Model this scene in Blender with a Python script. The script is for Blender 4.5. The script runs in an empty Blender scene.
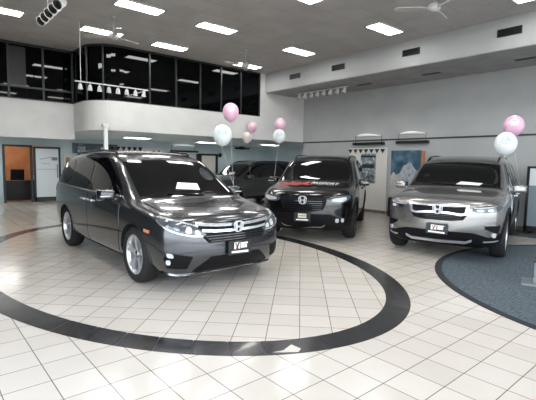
import bpy, bmesh, math, random
from mathutils import Vector, Matrix
from mathutils.bvhtree import BVHTree
from mathutils.interpolate import poly_3d_calc
PI = math.pi
random.seed(7)
scene = bpy.context.scene
C = scene.collection

# ------------------------------------------------------------------ materials
M = {}
def mat(name, col, rough=.5, metal=0., coat=0., emit=None, es=1., alpha=1., spec=.5):
    m = bpy.data.materials.new(name); m.use_nodes = True
    b = m.node_tree.nodes['Principled BSDF']
    b.inputs['Base Color'].default_value = (*col, 1)
    b.inputs['Roughness'].default_value = rough
    b.inputs['Metallic'].default_value = metal
    b.inputs['Coat Weight'].default_value = coat
    b.inputs['Coat Roughness'].default_value = .03
    b.inputs['Specular IOR Level'].default_value = spec
    b.inputs['Alpha'].default_value = alpha
    if emit:
        b.inputs['Emission Color'].default_value = (*emit, 1)
        b.inputs['Emission Strength'].default_value = es
    M[name] = m
    return m
def nodes(m): return m.node_tree.nodes, m.node_tree.links, m.node_tree.nodes['Principled BSDF']
def noisy(m, c1, c2, scale=8., detail=4., bump=0., lo=.35, hi=.65):
    """procedural colour variation and optional bump"""
    n, l, b = nodes(m)
    tc = n.new('ShaderNodeTexCoord'); t = n.new('ShaderNodeTexNoise')
    t.inputs['Scale'].default_value = scale; t.inputs['Detail'].default_value = detail
    r = n.new('ShaderNodeValToRGB')
    r.color_ramp.elements[0].color = (*c1, 1); r.color_ramp.elements[0].position = lo
    r.color_ramp.elements[1].color = (*c2, 1); r.color_ramp.elements[1].position = hi
    l.new(tc.outputs['Object'], t.inputs['Vector']); l.new(t.outputs['Fac'], r.inputs['Fac'])
    l.new(r.outputs['Color'], b.inputs['Base Color'])
    if bump:
        bp = n.new('ShaderNodeBump'); bp.inputs['Strength'].default_value = bump
        l.new(t.outputs['Fac'], bp.inputs['Height']); l.new(bp.outputs['Normal'], b.inputs['Normal'])
    return m

def tile_material(name, rot, off):
    m = mat(name, (.7, .67, .62), .22, spec=.5)
    n, l, b = nodes(m)
    tc = n.new('ShaderNodeTexCoord'); mp = n.new('ShaderNodeMapping')
    mp.inputs['Rotation'].default_value = (0, 0, rot); mp.inputs['Location'].default_value = (off[0], off[1], 0)
    br = n.new('ShaderNodeTexBrick'); br.offset = 0; br.squash = 1
    for k, v in (('Scale', 1.), ('Mortar Size', .0042), ('Mortar Smooth', .3), ('Bias', 0.), ('Brick Width', TILE), ('Row Height', TILE)):
        br.inputs[k].default_value = v
    br.inputs['Color1'].default_value = (.53, .485, .43, 1)
    br.inputs['Color2'].default_value = (.585, .54, .485, 1)
    br.inputs['Mortar'].default_value = (.17, .14, .115, 1)
    no = n.new('ShaderNodeTexNoise'); no.inputs['Scale'].default_value = 3.5; no.inputs['Detail'].default_value = 6
    mx = n.new('ShaderNodeMixRGB'); mx.blend_type = 'MULTIPLY'; mx.inputs['Fac'].default_value = .08
    l.new(tc.outputs['Object'], mp.inputs['Vector']); l.new(mp.outputs['Vector'], br.inputs['Vector'])
    l.new(tc.outputs['Object'], no.inputs['Vector'])
    l.new(br.outputs['Color'], mx.inputs['Color1']); l.new(no.outputs['Fac'], mx.inputs['Color2'])
    l.new(mx.outputs['Color'], b.inputs['Base Color'])
    rr = n.new('ShaderNodeMapRange'); rr.inputs['To Min'].default_value = .11; rr.inputs['To Max'].default_value = .2
    l.new(no.outputs['Fac'], rr.inputs['Value']); l.new(rr.outputs['Result'], b.inputs['Roughness'])
    bp = n.new('ShaderNodeBump'); bp.inputs['Strength'].default_value = .25; bp.inputs['Distance'].default_value = .004; bp.invert = True
    l.new(br.outputs['Fac'], bp.inputs['Height']); l.new(bp.outputs['Normal'], b.inputs['Normal'])
    return m
TILE = .306
tile_material('tile_outer', 0, (-.406, -.728))
tile_material('tile_inner', PI/4, (-.03, .02))

# black granite with pale veins
m = noisy(mat('granite', (.02, .02, .02), .22, coat=.1), (.012, .012, .013), (.05, .05, .052), 14, 8, lo=.42, hi=.8)
m = noisy(mat('wall_white', (.7, .7, .68), .75), (.60, .60, .59), (.66, .66, .65), 1.5, 3, bump=.02)
m = noisy(mat('wall_grey', (.5, .51, .51), .75), (.375, .393, .395), (.42, .432, .43), 1.2, 3, bump=.02)
noisy(mat('wall_charcoal', (.05, .055, .06), .6), (.04, .044, .05), (.06, .065, .07), 1.5, 3)
noisy(mat('wall_blue', (.33, .40, .44), .7), (.50, .60, .645), (.55, .65, .69), 1.4, 3)
noisy(mat('orange_wall', (.5, .2, .08), .8), (.50, .19, .07), (.58, .235, .095), 2, 3)
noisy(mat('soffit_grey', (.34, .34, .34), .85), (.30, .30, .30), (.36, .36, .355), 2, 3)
# ceiling: grey acoustic tiles with a faint grid
m = mat('ceiling_tile', (.3, .29, .28), .9, spec=.2)
n, l, b = nodes(m)
tc = n.new('ShaderNodeTexCoord'); br = n.new('ShaderNodeTexBrick'); br.offset = 0
for k, v in (('Scale', 1.), ('Mortar Size', .009), ('Mortar Smooth', .5), ('Bias', 0.), ('Brick Width', 1.2), ('Row Height', .6)): br.inputs[k].default_value = v
br.inputs['Color1'].default_value = (.52, .505, .49, 1); br.inputs['Color2'].default_value = (.56, .545, .53, 1); br.inputs['Mortar'].default_value = (.42, .41, .40, 1)
no = n.new('ShaderNodeTexNoise'); no.inputs['Scale'].default_value = 2.2; no.inputs['Detail'].default_value = 8
mx = n.new('ShaderNodeMixRGB'); mx.blend_type = 'MULTIPLY'; mx.inputs['Fac'].default_value = .3
l.new(tc.outputs['Object'], br.inputs['Vector']); l.new(tc.outputs['Object'], no.inputs['Vector'])
l.new(br.outputs['Color'], mx.inputs['Color1']); l.new(no.outputs['Fac'], mx.inputs['Color2']); l.new(mx.outputs['Color'], b.inputs['Base Color'])

mat('dark_glass', (.0010, .0012, .0015), .03, spec=.18)
mat('blind', (.008, .009, .010), .5)
mat('mullion', (.025, .031, .035), .4, .3)
mat('black_trim', (.006, .006, .0065), .4)
mat('rail_dark', (.03, .035, .04), .5)
mat('white_paint', (.75, .75, .73), .45)
mat('white_metal', (.7, .7, .69), .35)
mat('fan_white', (.42, .42, .41), .4)
mat('lamp_panel', (.9, .9, .88), .5, emit=(1, .985, .96), es=9)
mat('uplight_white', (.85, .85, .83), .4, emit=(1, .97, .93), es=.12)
mat('baseboard', (.16, .125, .10), .6)
mat('chrome', (.80, .81, .83), .24, .9)
mat('emblem_silver', (.66, .68, .70), .3, .35, .5)
mat('chrome_dark', (.25, .26, .27), .2, 1.)
mat('alloy', (.62, .63, .65), .35, .75, .3)
mat('alloy_black', (.03, .03, .033), .3, .6, .3)
mat('rubber', (.007, .007, .0075), .75)
mat('plastic_black', (.005, .005, .006), .5, spec=.15)
mat('gloss_black', (.002, .002, .0025), .08, coat=.2)
mat('car_glass', (.0025, .003, .0035), .03, spec=.5)
mat('lens', (.07, .08, .09), .06, .1, .6)
mat('lamp_white', (.5, .52, .53), .2, coat=.5)
mat('tail_red', (.22, .015, .015), .12, coat=1.)
mat('amber', (.55, .22, .10), .2, coat=.6)
mat('paint_graphite', (.066, .070, .075), .24, .85, 1.)
mat('paint_black', (.0025, .0025, .003), .2, .0, .8)
mat('paint_silver', (.29, .285, .275), .26, .8, 1.)
mat('paint_slate', (.055, .06, .064), .28, .7, 1.)
mat('well_black', (.008, .008, .008), .9)
mat('paper_white', (.8, .79, .76), .6)
mat('ink_black', (.015, .015, .017), .6)
mat('ink_grey', (.20, .22, .23), .6)
mat('red_print', (.34, .05, .04), .5)
mat('plate_black', (.012, .013, .015), .4)
mat('cream_print', (.62, .58, .48), .5)
mat('string_white', (.7, .7, .7), .6)
mat('metal_grey', (.22, .24, .25), .4, .6)
mat('panel_white', (.66, .65, .61), .55)
mat('fabric_blue', (.20, .245, .275), .8)
mat('frosted', (.70, .76, .79), .25)
mat('office_black', (.006, .006, .007), .55)
mat('office_brown', (.11, .075, .05), .5)
mat('pennant_black', (.02, .02, .022), .7)
mat('orange_edge', (.42, .18, .09), .6)
mat('gold', (.35, .24, .12), .5)
mat('asphalt', (.16, .16, .16), .9)

def blotch(name, cols, scale, rough=.4, detail=3., stretch=(1, 1, 1)):
    m = mat(name, cols[0], rough); n, l, b = nodes(m)
    tc = n.new('ShaderNodeTexCoord'); mp = n.new('ShaderNodeMapping'); mp.inputs['Scale'].default_value = stretch
    t = n.new('ShaderNodeTexNoise'); t.inputs['Scale'].default_value = scale; t.inputs['Detail'].default_value = detail
    r = n.new('ShaderNodeValToRGB'); e = r.color_ramp.elements
    while len(e) < len(cols): e.new(.5)
    for i, c in enumerate(cols): e[i].position = .32 + .36*i/(len(cols)-1); e[i].color = (*c, 1)
    l.new(tc.outputs['Object'], mp.inputs['Vector']); l.new(mp.outputs['Vector'], t.inputs['Vector'])
    l.new(t.outputs['Fac'], r.inputs['Fac']); l.new(r.outputs['Color'], b.inputs['Base Color'])
    return m
blotch('poster_sky', [(.015, .045, .075), (.04, .10, .15), (.11, .19, .25)], 3.2)
blotch('poster_mountain', [(.16, .20, .23), (.42, .46, .48), (.10, .17, .23)], 5)
blotch('poster_cloud', [(.36, .35, .34), (.52, .51, .49)], 4)
blotch('poster_photo', [(.02, .022, .025), (.12, .14, .15), (.40, .42, .42)], 9)
blotch('strip_dark', [(.012, .025, .04), (.035, .06, .085), (.09, .13, .16)], 4.5)
blotch('strip_white', [(.45, .55, .58), (.10, .14, .17), (.6, .62, .62)], 6)
blotch('balloon_pink', [(.70, .40, .55), (.76, .46, .61)], 3, .3)
blotch('balloon_pink_print', [(.82, .62, .66), (.88, .72, .74)], 14, .35)
blotch('balloon_white', [(.66, .72, .74), (.74, .79, .80)], 3, .3)
blotch('balloon_cream', [(.72, .66, .62), (.78, .73, .69)], 3, .3)
blotch('balloon_grey_print', [(.42, .50, .54), (.55, .62, .65)], 14, .35)
blotch('carpet', [(.030, .042, .052), (.062, .082, .098), (.105, .128, .145)], 9, .95, 8, (1, 7, 1))
mat('carpet_edge', (.012, .014, .017), .9)
blotch('mat_dark', [(.03, .035, .04), (.06, .065, .07)], 20, .9)

# ------------------------------------------------------------------ helpers
def link(name, bm, material, parent=None, smooth=False, loc=None):
    bmesh.ops.recalc_face_normals(bm, faces=bm.faces[:])
    me = bpy.data.meshes.new(name); bm.to_mesh(me); bm.free()
    if material is not None:
        for mm in (material if isinstance(material, (list, tuple)) else [material]): me.materials.append(M[mm])
    if smooth:
        for p in me.polygons: p.use_smooth = True
    o = bpy.data.objects.new(name, me); C.objects.link(o)
    if parent is not None: o.parent = parent
    if loc is not None: o.location = loc
    return o
def tag(o, label=None, cat=None, group=None, kind=None):
    if label: o['label'] = label
    if cat: o['category'] = cat
    if group: o['group'] = group
    if kind: o['kind'] = kind
    return o
def empty(name, loc, rz=0, label=None, cat=None, group=None):
    o = bpy.data.objects.new(name, None); C.objects.link(o)
    o.location = loc; o.rotation_euler = (0, 0, rz)
    return tag(o, label, cat, group)
def copy_tree(o, parent=None):
    c = o.copy(); C.objects.link(c)
    if parent is not None: c.parent = parent
    for ch in [x for x in C.objects if x.parent == o]: copy_tree(ch, c)
    return c
def box(bm, c, s, rz=0, rx=0, ry=0, bevel=0):
    mt = Matrix.Translation(c) @ Matrix.Rotation(rz, 4, 'Z') @ Matrix.Rotation(ry, 4, 'Y') @ Matrix.Rotation(rx, 4, 'X') @ Matrix.Diagonal((*s, 1))
    r = bmesh.ops.create_cube(bm, size=1, matrix=mt)
    if bevel:
        es = list({e for v in r['verts'] for e in v.link_edges})
        bmesh.ops.bevel(bm, geom=es, offset=bevel, segments=2, affect='EDGES', profile=.7)
    return bm
def bx(c, s, **k): return box(bmesh.new(), c, s, **k)
def tube(bm, pts, r, seg=8, caps=True):
    pts = [Vector(p) for p in pts]; rings = []
    for i, p in enumerate(pts):
        t = (pts[min(i+1, len(pts)-1)] - pts[max(i-1, 0)]).normalized()
        a = Vector((0, 0, 1)) if abs(t.z) < .9 else Vector((1, 0, 0))
        u = t.cross(a).normalized(); v = t.cross(u)
        rr = r[i] if isinstance(r, (list, tuple)) else r
        rings.append([bm.verts.new(p + rr*(u*math.cos(2*PI*k/seg) + v*math.sin(2*PI*k/seg))) for k in range(seg)])
    for a, b in zip(rings, rings[1:]):
        for k in range(seg): bm.faces.new((a[k], a[(k+1) % seg], b[(k+1) % seg], b[k]))
    if caps: bm.faces.new(rings[0]); bm.faces.new(rings[-1][::-1])
    return bm
def lathe(bm, prof, axis='Z', seg=32, c=(0, 0, 0), close=False):
    """prof: list of (r, h)"""
    c = Vector(c); rings = []
    for r, h in prof:
        ring = []
        for k in range(seg):
            a = 2*PI*k/seg; x, y = r*math.cos(a), r*math.sin(a)
            p = {'Z': (x, y, h), 'Y': (x, h, y), 'X': (h, x, y)}[axis]
            ring.append(bm.verts.new(c + Vector(p)))
        rings.append(ring)
    pr = list(zip(rings, rings[1:]))
    if close: pr.append((rings[-1], rings[0]))
    for a, b in pr:
        for k in range(seg): bm.faces.new((a[k], a[(k+1) % seg], b[(k+1) % seg], b[k]))
    if not close:
        for rg, rv in ((rings[0], prof[0][0]), (rings[-1], prof[-1][0])):
            if rv > 1e-5:
                try: bm.faces.new(rg)
                except ValueError: pass
    bmesh.ops.remove_doubles(bm, verts=bm.verts[:], dist=1e-5)
    return bm
def prism(bm, poly, mp, d):
    """poly 2D extruded: mp(u, v, w) -> 3D, w from d[0] to d[1]"""
    a = [bm.verts.new(mp(u, v, d[0])) for u, v in poly]; b = [bm.verts.new(mp(u, v, d[1])) for u, v in poly]
    bm.faces.new(a[::-1]); bm.faces.new(b)
    for i in range(len(poly)):
        j = (i+1) % len(poly); bm.faces.new((a[i], a[j], b[j], b[i]))
    return bm
def text_mesh(txt, size, extrude, name, material, parent, mtx, shear=0.):
    cu = bpy.data.curves.new(name, 'FONT'); cu.body = txt; cu.size = size; cu.extrude = extrude
    cu.align_x = 'CENTER'; cu.align_y = 'CENTER'; cu.shear = shear; cu.resolution_u = 2
    t = bpy.data.objects.new('tmp', cu); C.objects.link(t)
    me = bpy.data.meshes.new_from_object(t.evaluated_get(bpy.context.evaluated_depsgraph_get()))
    bpy.data.objects.remove(t); bpy.data.curves.remove(cu)
    me.transform(mtx); me.materials.clear(); me.materials.append(M[material]); me.name = name
    o = bpy.data.objects.new(name, me); C.objects.link(o)
    if parent is not None: o.parent = parent
    return o

# ------------------------------------------------------------------ the room
XR, YM, YB, YL, ZC = 11.66, 11.54, 17.4, 13.15, 4.70
XL, YF = -1.5, -5.5       # glazed sides behind the camera
ZS = 3.20                 # sill of the upper windows
ZB = 2.40                 # underside of the mezzanine
def struct(name, bm, m, parent=None, smooth=False):
    o = link(name, bm, m, parent, smooth)
    if parent is None: o['kind'] = 'structure'
    return o
EC, EA, EB = (3.27, 6.60), 2.83, 4.44
def ell(a, b, k=128): return [(EC[0]+a*math.cos(2*PI*i/k), EC[1]+b*math.sin(2*PI*i/k)) for i in range(k)]
struct('floor', bx(((XL+15)/2, (YF+22)/2, -.05), (15-XL, 22-YF, .1)), 'tile_outer')
bm = bmesh.new(); prism(bm, ell(EA-.27, EB-.27), lambda u, v, w: (u, v, w), (-.01, .0015)); struct('floor_inlay', bm, 'tile_inner')
# granite ring laid in slabs with thin joints
bm = bmesh.new(); K = 64
for i in range(K):
    a0, a1 = 2*PI*(i+.012)/K, 2*PI*(i+.988)/K
    q = []
    for da in (0, .5, 1):
        a = a0+(a1-a0)*da; q.append((EC[0]+EA*math.cos(a), EC[1]+EB*math.sin(a)))
    for da in (1, .5, 0):
        a = a0+(a1-a0)*da; q.append((EC[0]+(EA-.28)*math.cos(a), EC[1]+(EB-.28)*math.sin(a)))
    prism(bm, q, lambda u, v, w: (u, v, w), (-.01, .003))
struct('trim_1', bm, 'granite')
bm = bmesh.new()
prism(bm, [p for p in ell(EA-.002, EB-.002)], lambda u, v, w: (u, v, w), (-.012, .0012)); struct('trim_2', bm, 'rail_dark')

bm = bmesh.new(); prism(bm, [[2.24, 2.52], [2.34, 2.49], [2.47, 2.53], [2.48, 2.42], [2.42, 2.39], [2.33, 2.45]], lambda u, v, w: (u, v, w), (.0, .0042)); struct('trim_7', bm, 'tile_outer')
struct('ceiling', bx(((XL+15)/2, (YF+YB)/2, ZC+.1), (15-XL, YB-YF+.4, .2)), 'ceiling_tile')
struct('wall_right', bx((XR+.1, (YF+YM)/2, ZC/2), (.2, YM-YF, ZC)), 'wall_grey')
struct('baseboard_right', bx((XR-.008, (YF+YM)/2, .05), (.016, YM-YF, .10)), 'baseboard')
struct('trim_3', bx((XR-.012, (YF+YM)/2, 2.38), (.024, YM-YF, .045)), 'rail_dark')
# soffit box along the right wall
struct('wall_soffit', bx(((9.7+XR)/2, (YF+YM)/2, (4.06+ZC)/2), (XR-9.7, YM-YF, ZC-4.06)), 'wall_grey')
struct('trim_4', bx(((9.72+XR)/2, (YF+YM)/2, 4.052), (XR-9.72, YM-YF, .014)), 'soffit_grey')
# back wall under the mezzanine (blue grey), with the office opening
bm = bmesh.new()
box(bm, ((4.45+15)/2, YB+.1, ZC/2), (15-4.45, .2, ZC)); box(bm, ((2.55+4.45)/2, YB+.1, (2.06+ZC)/2), (1.9, .2, ZC-2.06))
box(bm, ((XL+2.55)/2, YB+.1, ZC/2), (2.55-XL, .2, ZC))
struct('wall_back', bm, 'wall_blue')
struct('wall_recess', bx((15.1, (YM+YB)/2, ZC/2), (.2, YB-YM, ZC)), 'wall_blue')
struct('wall_return', bx(((XR+.1+15)/2, YM-.12, ZC/2), (14.9-XR, .2, ZC)), 'wall_blue')
# mezzanine outline: left overhang front at YL, curved corner, front at YM
R0 = .85; cx, cy = 3.75+R0, YM+R0
arc = [(cx-R0*math.cos(a), cy-R0*math.sin(a)) for a in [PI/2*i/12 for i in range(13)]]
front = [(3.75, YL)] + arc + [(XR+.02, YM)]
def ribbon(path, z0, z1, th, bm=None):
    """vertical sheet following a path with thickness th inwards (+Y / +X side)"""
    bm = bm or bmesh.new(); n = len(path); nor = []
    for i in range(n):
        t = Vector(path[min(i+1, n-1)]) - Vector(path[max(i-1, 0)]); nor.append(Vector((-t.y, t.x)).normalized())
    R = [[bm.verts.new((p[0]+q.x*d, p[1]+q.y*d, z)) for p, q in zip(path, nor)] for d, z in ((0, z0), (0, z1), (th, z1), (th, z0))]
    for a, b in zip(R, R[1:]+R[:1]):
        for i in range(n-1): bm.faces.new((a[i], a[i+1], b[i+1], b[i]))
    bm.faces.new([r[0] for r in R]); bm.faces.new([r[-1] for r in R][::-1])
    return bm
struct('wall_mezzanine', ribbon(front, ZB, ZS, .18), 'wall_white')
bm = bmesh.new(); prism(bm, [(3.80, YB)] + [(x+.06, y+.06) for x, y in front] + [(15, YM+.06), (15, YB)], lambda u, v, w: (u, v, w), (ZB+.004, ZB+.12)); struct('ceiling_under_mezzanine', bm, 'wall_blue')
bm = bmesh.new(); box(bm, ((XL+3.77)/2, YL+.09, (2.17+ZS)/2), (3.77-XL, .18, ZS-2.17)); struct('wall_left_header', bm, 'wall_white')
struct('ceiling_left_recess', bx(((XL+3.75)/2, (YL+YB)/2+.1, 2.42), (3.75-XL, YB-YL-.2, .1)), 'wall_blue')
# right of the windows the mezzanine wall is solid up to the ceiling
struct('wall_mezzanine_end', bx(((9.48+XR)/2, YM+.09, (ZS+ZC)/2), (XR-9.48, .18, ZC-ZS)), 'wall_white')
struct('wall_left_added', bx((XL-.1, (4.5+YB)/2, ZC/2), (.2, YB-4.5, ZC)), 'wall_charcoal')  # unseen dark wall, added close by to darken the reflections in the minivan
bm = bmesh.new()
for y in [YF+2*i for i in range(6)]: box(bm, (XL, y, ZC/2), (.1, .07, ZC))
for z in (.1, 2.6, ZC-.2): box(bm, (XL, (YF+4.5)/2, z), (.1, 4.5-YF, .08))
struct('window_2', bm, 'mullion')
# showroom glazing behind the camera: mullions of the tall front and side windows
for nm, rng in (('window_1', [((x, YF, ZC/2), (.07, .1, ZC)) for x in [XL+1.8*i for i in range(8)]] + [(((XL+XR)/2, YF, z), (XR-XL, .1, .08)) for z in (.05, 2.6, ZC-.2)]),):
    bm = bmesh.new()
    for c, s in rng: box(bm, c, s)
    struct(nm, bm, 'mullion')
# upper windows: dark glass ribbon + mullions
gl = [(3.75, YL)] + arc + [(9.48, YM)]
off = lambda path, d: path
w = struct('window_3', ribbon([(p[0]+.03, p[1]+.04) for p in gl], ZS, ZC, .02), 'dark_glass')
bm = bmesh.new()
for x in (5.38, 6.22, 7.06, 7.85, 8.65, 9.46): box(bm, (x, YM+.025, (ZS+ZC)/2), (.045, .05, ZC-ZS))
for a in (.35, .95): box(bm, (cx-R0*math.cos(a), cy-R0*math.sin(a), (ZS+ZC)/2), (.04, .04, ZC-ZS))
ribbon(gl, ZC-.05, ZC, .05, bm); ribbon(gl, ZS, ZS+.025, .06, bm)
f = link('window_frame', bm, 'mullion', w)
w = struct('window_4', bx(((XL+3.75)/2, YL+.05, (ZS+ZC)/2), (3.75-XL, .02, ZC-ZS)), 'dark_glass')
bm = bmesh.new()
for x in (-.9, .4, 1.55, 2.13, 2.97, 3.73): box(bm, (x, YL+.02, (ZS+ZC)/2), (.05, .06, ZC-ZS))
box(bm, ((XL+3.75)/2, YL+.02, 3.53), (3.75-XL, .05, .05)); box(bm, ((XL+3.75)/2, YL+.02, ZC-.03), (3.75-XL, .06, .06)); box(bm, ((XL+3.75)/2, YL+.02, ZS+.015), (3.75-XL, .08, .03))
link('window_frame', bm, 'mullion', w)
link('window_blind', bx((2.35, YL+.03, 4.08), (.40, .012, 1.02)), 'blind', w)
# column under the mezzanine
bm = bmesh.new(); box(bm, (4.02, 11.35, 1.26), (.10, .10, 2.52), bevel=.01); box(bm, (4.02, 11.35, 2.50), (.16, .16, .08), bevel=.01); struct('trim_5', bm, 'white_paint')
# opening frame of the office and the room behind it
bm = bmesh.new()
for x in (2.57, 3.44): box(bm, (x, YB-.03, 1.03), (.07, .1, 2.06))
box(bm, (3.0, YB-.03, 2.05), (.94, .1, .07)); struct('trim_6', bm, 'mullion')
bm = bmesh.new(); box(bm, (3.2, 20.5, 1.4), (6, .1, 2.8)); box(bm, (.9, 19, 1.4), (.1, 3.2, 2.8)); box(bm, (6.1, 19, 1.4), (.1, 3.2, 2.8)); struct('wall_office', bm, 'orange_wall')
struct('ceiling_office', bx((3.5, 19, 2.85), (5.3, 3.2, .1)), 'wall_white')
# glass office door standing open, covered with pale posters
d = empty('door_1', (3.95, YB-.12, 0)); d['kind'] = 'structure'
bm = bmesh.new()
for x in (-.42, .42): box(bm, (x, 0, 1.02), (.07, .05, 2.0))
for z, h in ((2.0, .06), (.10, .16)): box(bm, (0, 0, z), (.9, .05, h))
link('door_frame', bm, 'mullion', d)
link('door_pane', bx((0, 0, 1.07), (.78, .015, 1.82)), 'frosted', d)
bm = bmesh.new(); box(bm, (.33, -.06, 1.15), (.03, .03, .5)); link('door_handle', bm, 'metal_grey', d)
tag(link('door_decal', bx((-.03, -.012, 1.21), (.72, .006, .012)), 'ink_grey', d))
bm = bmesh.new(); box(bm, (-.05, -.012, 1.62), (.42, .006, .02), ry=-.22); box(bm, (.25, -.012, 1.60), (.2, .006, .12)); box(bm, (-.05, -.012, 1.42), (.3, .006, .014), ry=.1)
link('door_lettering', bm, 'ink_grey', d)
# ------------------------------------------------------------------ ceiling things
def troffer(x, y, label):
    o = empty('ceiling_light', (x, y, ZC), 0, label, 'light', 'recessed ceiling light panels')
    bm = bmesh.new()
    for sx in (-1, 1): box(bm, (sx*.47, 0, -.012), (.03, .42, .024))
    for sy in (-1, 1): box(bm, (0, sy*.195, -.012), (.97, .03, .024))
    link('frame', bm, 'white_metal', o); link('diffuser', bx((0, 0, -.008), (.91, .36, .012)), 'lamp_panel', o)
    return o
T = {(1.55, 10.6): 'ceiling light panel in the top left corner behind the large spotlights',
     (3.72, 8.42): 'ceiling light panel at the top edge above the minivan, nearest of its row',
     (3.72, 10.62): 'ceiling light panel beside the fan above the curved window corner',
     (5.60, 8.45): 'ceiling light panel in mid ceiling, between the minivan side and the wall of windows',
     (5.55, 10.65): 'ceiling light panel close to the middle of the upper window row',
     (8.45, 10.95): 'ceiling light panel behind the fan near the right end of the upper windows',
     (8.42, 8.57): 'ceiling light panel before the soffit, left of the two above the black vehicle',
     (8.45, 5.82): 'ceiling light panel before the soffit, between the two middle wall vents',
     (8.5, 3.02): 'ceiling light panel cut by the top edge near the right corner',
     (5.65, 5.75): 'ceiling light panel barely showing at the top edge in the middle'}
for (x, y), lb in T.items(): troffer(x, y, lb)
for x, y in ((1.2, 8.4), (1.2, 5.8), (3.6, 5.8), (1.2, 3.1), (3.6, 3.1), (5.9, 3.1), (1.2, .4), (3.6, .4), (5.9, .4), (8.5, .4)):
    troffer(x, y, 'ceiling light panel outside the view, over the camera side of the showroom')
for x, y, zz, lb in ((2.2, 15.6, 2.37, 'added light panel under the low ceiling before the orange office'), (6.3, 14.6, ZB+.01, 'added light panel under the mezzanine behind the white column'), (9.6, 15.2, ZB+.01, 'added light panel under the mezzanine above the far dark vehicle'), (12.6, 14.6, ZB+.01, 'added light panel under the mezzanine behind the corner')):  # panels added to brighten the recessed walls under the mezzanine
    o = troffer(x, y, lb); o.location.z = zz
o = troffer(3.0, 19.2, 'added light panel inside the orange office'); o.location.z = 2.8  # lamp added to brighten the orange office
def fan(x, y, z, rz, label):
    o = empty('ceiling_fan', (x, y, ZC), rz, label, 'fan', 'white ceiling fans')
    bm = bmesh.new(); lathe(bm, [(.0, 0), (.06, 0), (.05, -.05), (.0, -.05)], seg=16); link('canopy', bm, 'fan_white', o, True)
    bm = bmesh.new(); tube(bm, [(0, 0, -.03), (0, 0, z-ZC+.06)], .012); link('down_rod', bm, 'fan_white', o, True)
    h = z-ZC
    bm = bmesh.new(); lathe(bm, [(0, h+.08), (.07, h+.07), (.11, h+.02), (.11, h-.03), (.06, h-.07), (0, h-.075)], seg=20); link('motor_housing', bm, 'fan_white', o, True)
    for k in range(3):
        a = 2*PI*k/3; bm = bmesh.new()
        pl = [(.10, -.025), (.22, -.055), (.62, -.065), (.66, -.03), (.66, .03), (.62, .065), (.22, .055), (.10, .025)]
        def mp(u, v, w, a=a):
            q = Vector((u, v*math.cos(.2), w+v*math.sin(.2))); q.rotate(Matrix.Rotation(a, 3, 'Z')); return (q.x, q.y, q.z+h)
        prism(bm, pl, mp, (-.006, .006)); link('blade', bm, 'fan_white', o)
fan(3.54, 9.38, 4.28, .3, 'white ceiling fan hanging by the left end of the upper windows')
fan(7.27, 9.52, 4.28, .9, 'white ceiling fan hanging by the right end of the upper windows')
fan(7.1, 3.9, 4.32, .2, 'white ceiling fan near the top right, before the soffit')
def track(loc, rz, n, sp, drop, label, canr, rods, aim, black=False, side=1):
    o = empty('track_light', loc, rz, label, 'spotlight', 'spotlight tracks')
    Lh = (n-1)*sp/2
    link('rail', bx((0, 0, 0), (2*Lh+.25, .03, .025)), 'white_metal', o)
    for rx in ((-.9*Lh, .9*Lh) if rods < .4 else (-.98*Lh,)) if rods > .05 else ():
        bm = bmesh.new(); tube(bm, [(rx, 0, 0), (rx, 0, rods)], .008, 6); link('hanging_rod', bm, 'white_metal', o)
    if rods > .4:
        bm = bmesh.new(); tube(bm, [(Lh+.1, 0, 0), (Lh+.1, YM-loc[1]+.03, 0)], .012, 6); link('wall_arm', bm, 'white_metal', o)
    for i in range(n):
        x = -Lh+i*sp; bm = bmesh.new()
        lathe(bm, [(0, .0), (canr*.55, .0), (canr*.75, -.5*canr), (canr*1.0, -2.1*canr), (canr*1.05, -2.25*canr), (canr*.92, -2.25*canr), (canr*.86, -2.0*canr), (0, -1.9*canr)], seg=16)
        rot = Vector((0, 0, -1)).rotation_difference(Vector(aim)).to_matrix(); bmesh.ops.rotate(bm, verts=bm.verts[:], cent=(0, 0, 0), matrix=rot)
        bmesh.ops.translate(bm, verts=bm.verts[:], vec=(x, 0, -drop))
        cn = link('spot_can', bm, 'white_metal', o, True)
        bm = bmesh.new(); lathe(bm, [(0, -2.02*canr), (canr*.93, -2.06*canr), (canr*.93, -2.2*canr), (0, -2.16*canr)], seg=16)
        bmesh.ops.rotate(bm, verts=bm.verts[:], cent=(0, 0, 0), matrix=rot); bmesh.ops.translate(bm, verts=bm.verts[:], vec=(x, 0, -drop))
        link('spot_lens', bm, 'black_trim' if black else 'lamp_white', cn, True)
        bm = bmesh.new(); tube(bm, [(x, 0, 0), (x, 0, -drop-.02)], .01, 6); link('bracket', bm, 'white_metal', o)
track((2.15, 8.50, 4.40), PI/2, 5, .29, .14, 'track with large white spotlights showing black mouths, top left corner', .088, ZC-4.40, (-.50, .72, -.5), True)
track((3.86, 10.3, 3.38), 0, 8, .22, .05, 'suspended rail of small white spotlights in front of the curved upper windows', .055, ZC-3.38, (.1, .3, -1))
track((10.5, 9.6, 4.0), PI/2, 8, .285, .04, 'track of small white spotlights under the soffit by the back corner', .07, .045, (.1, .3, -1))

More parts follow.
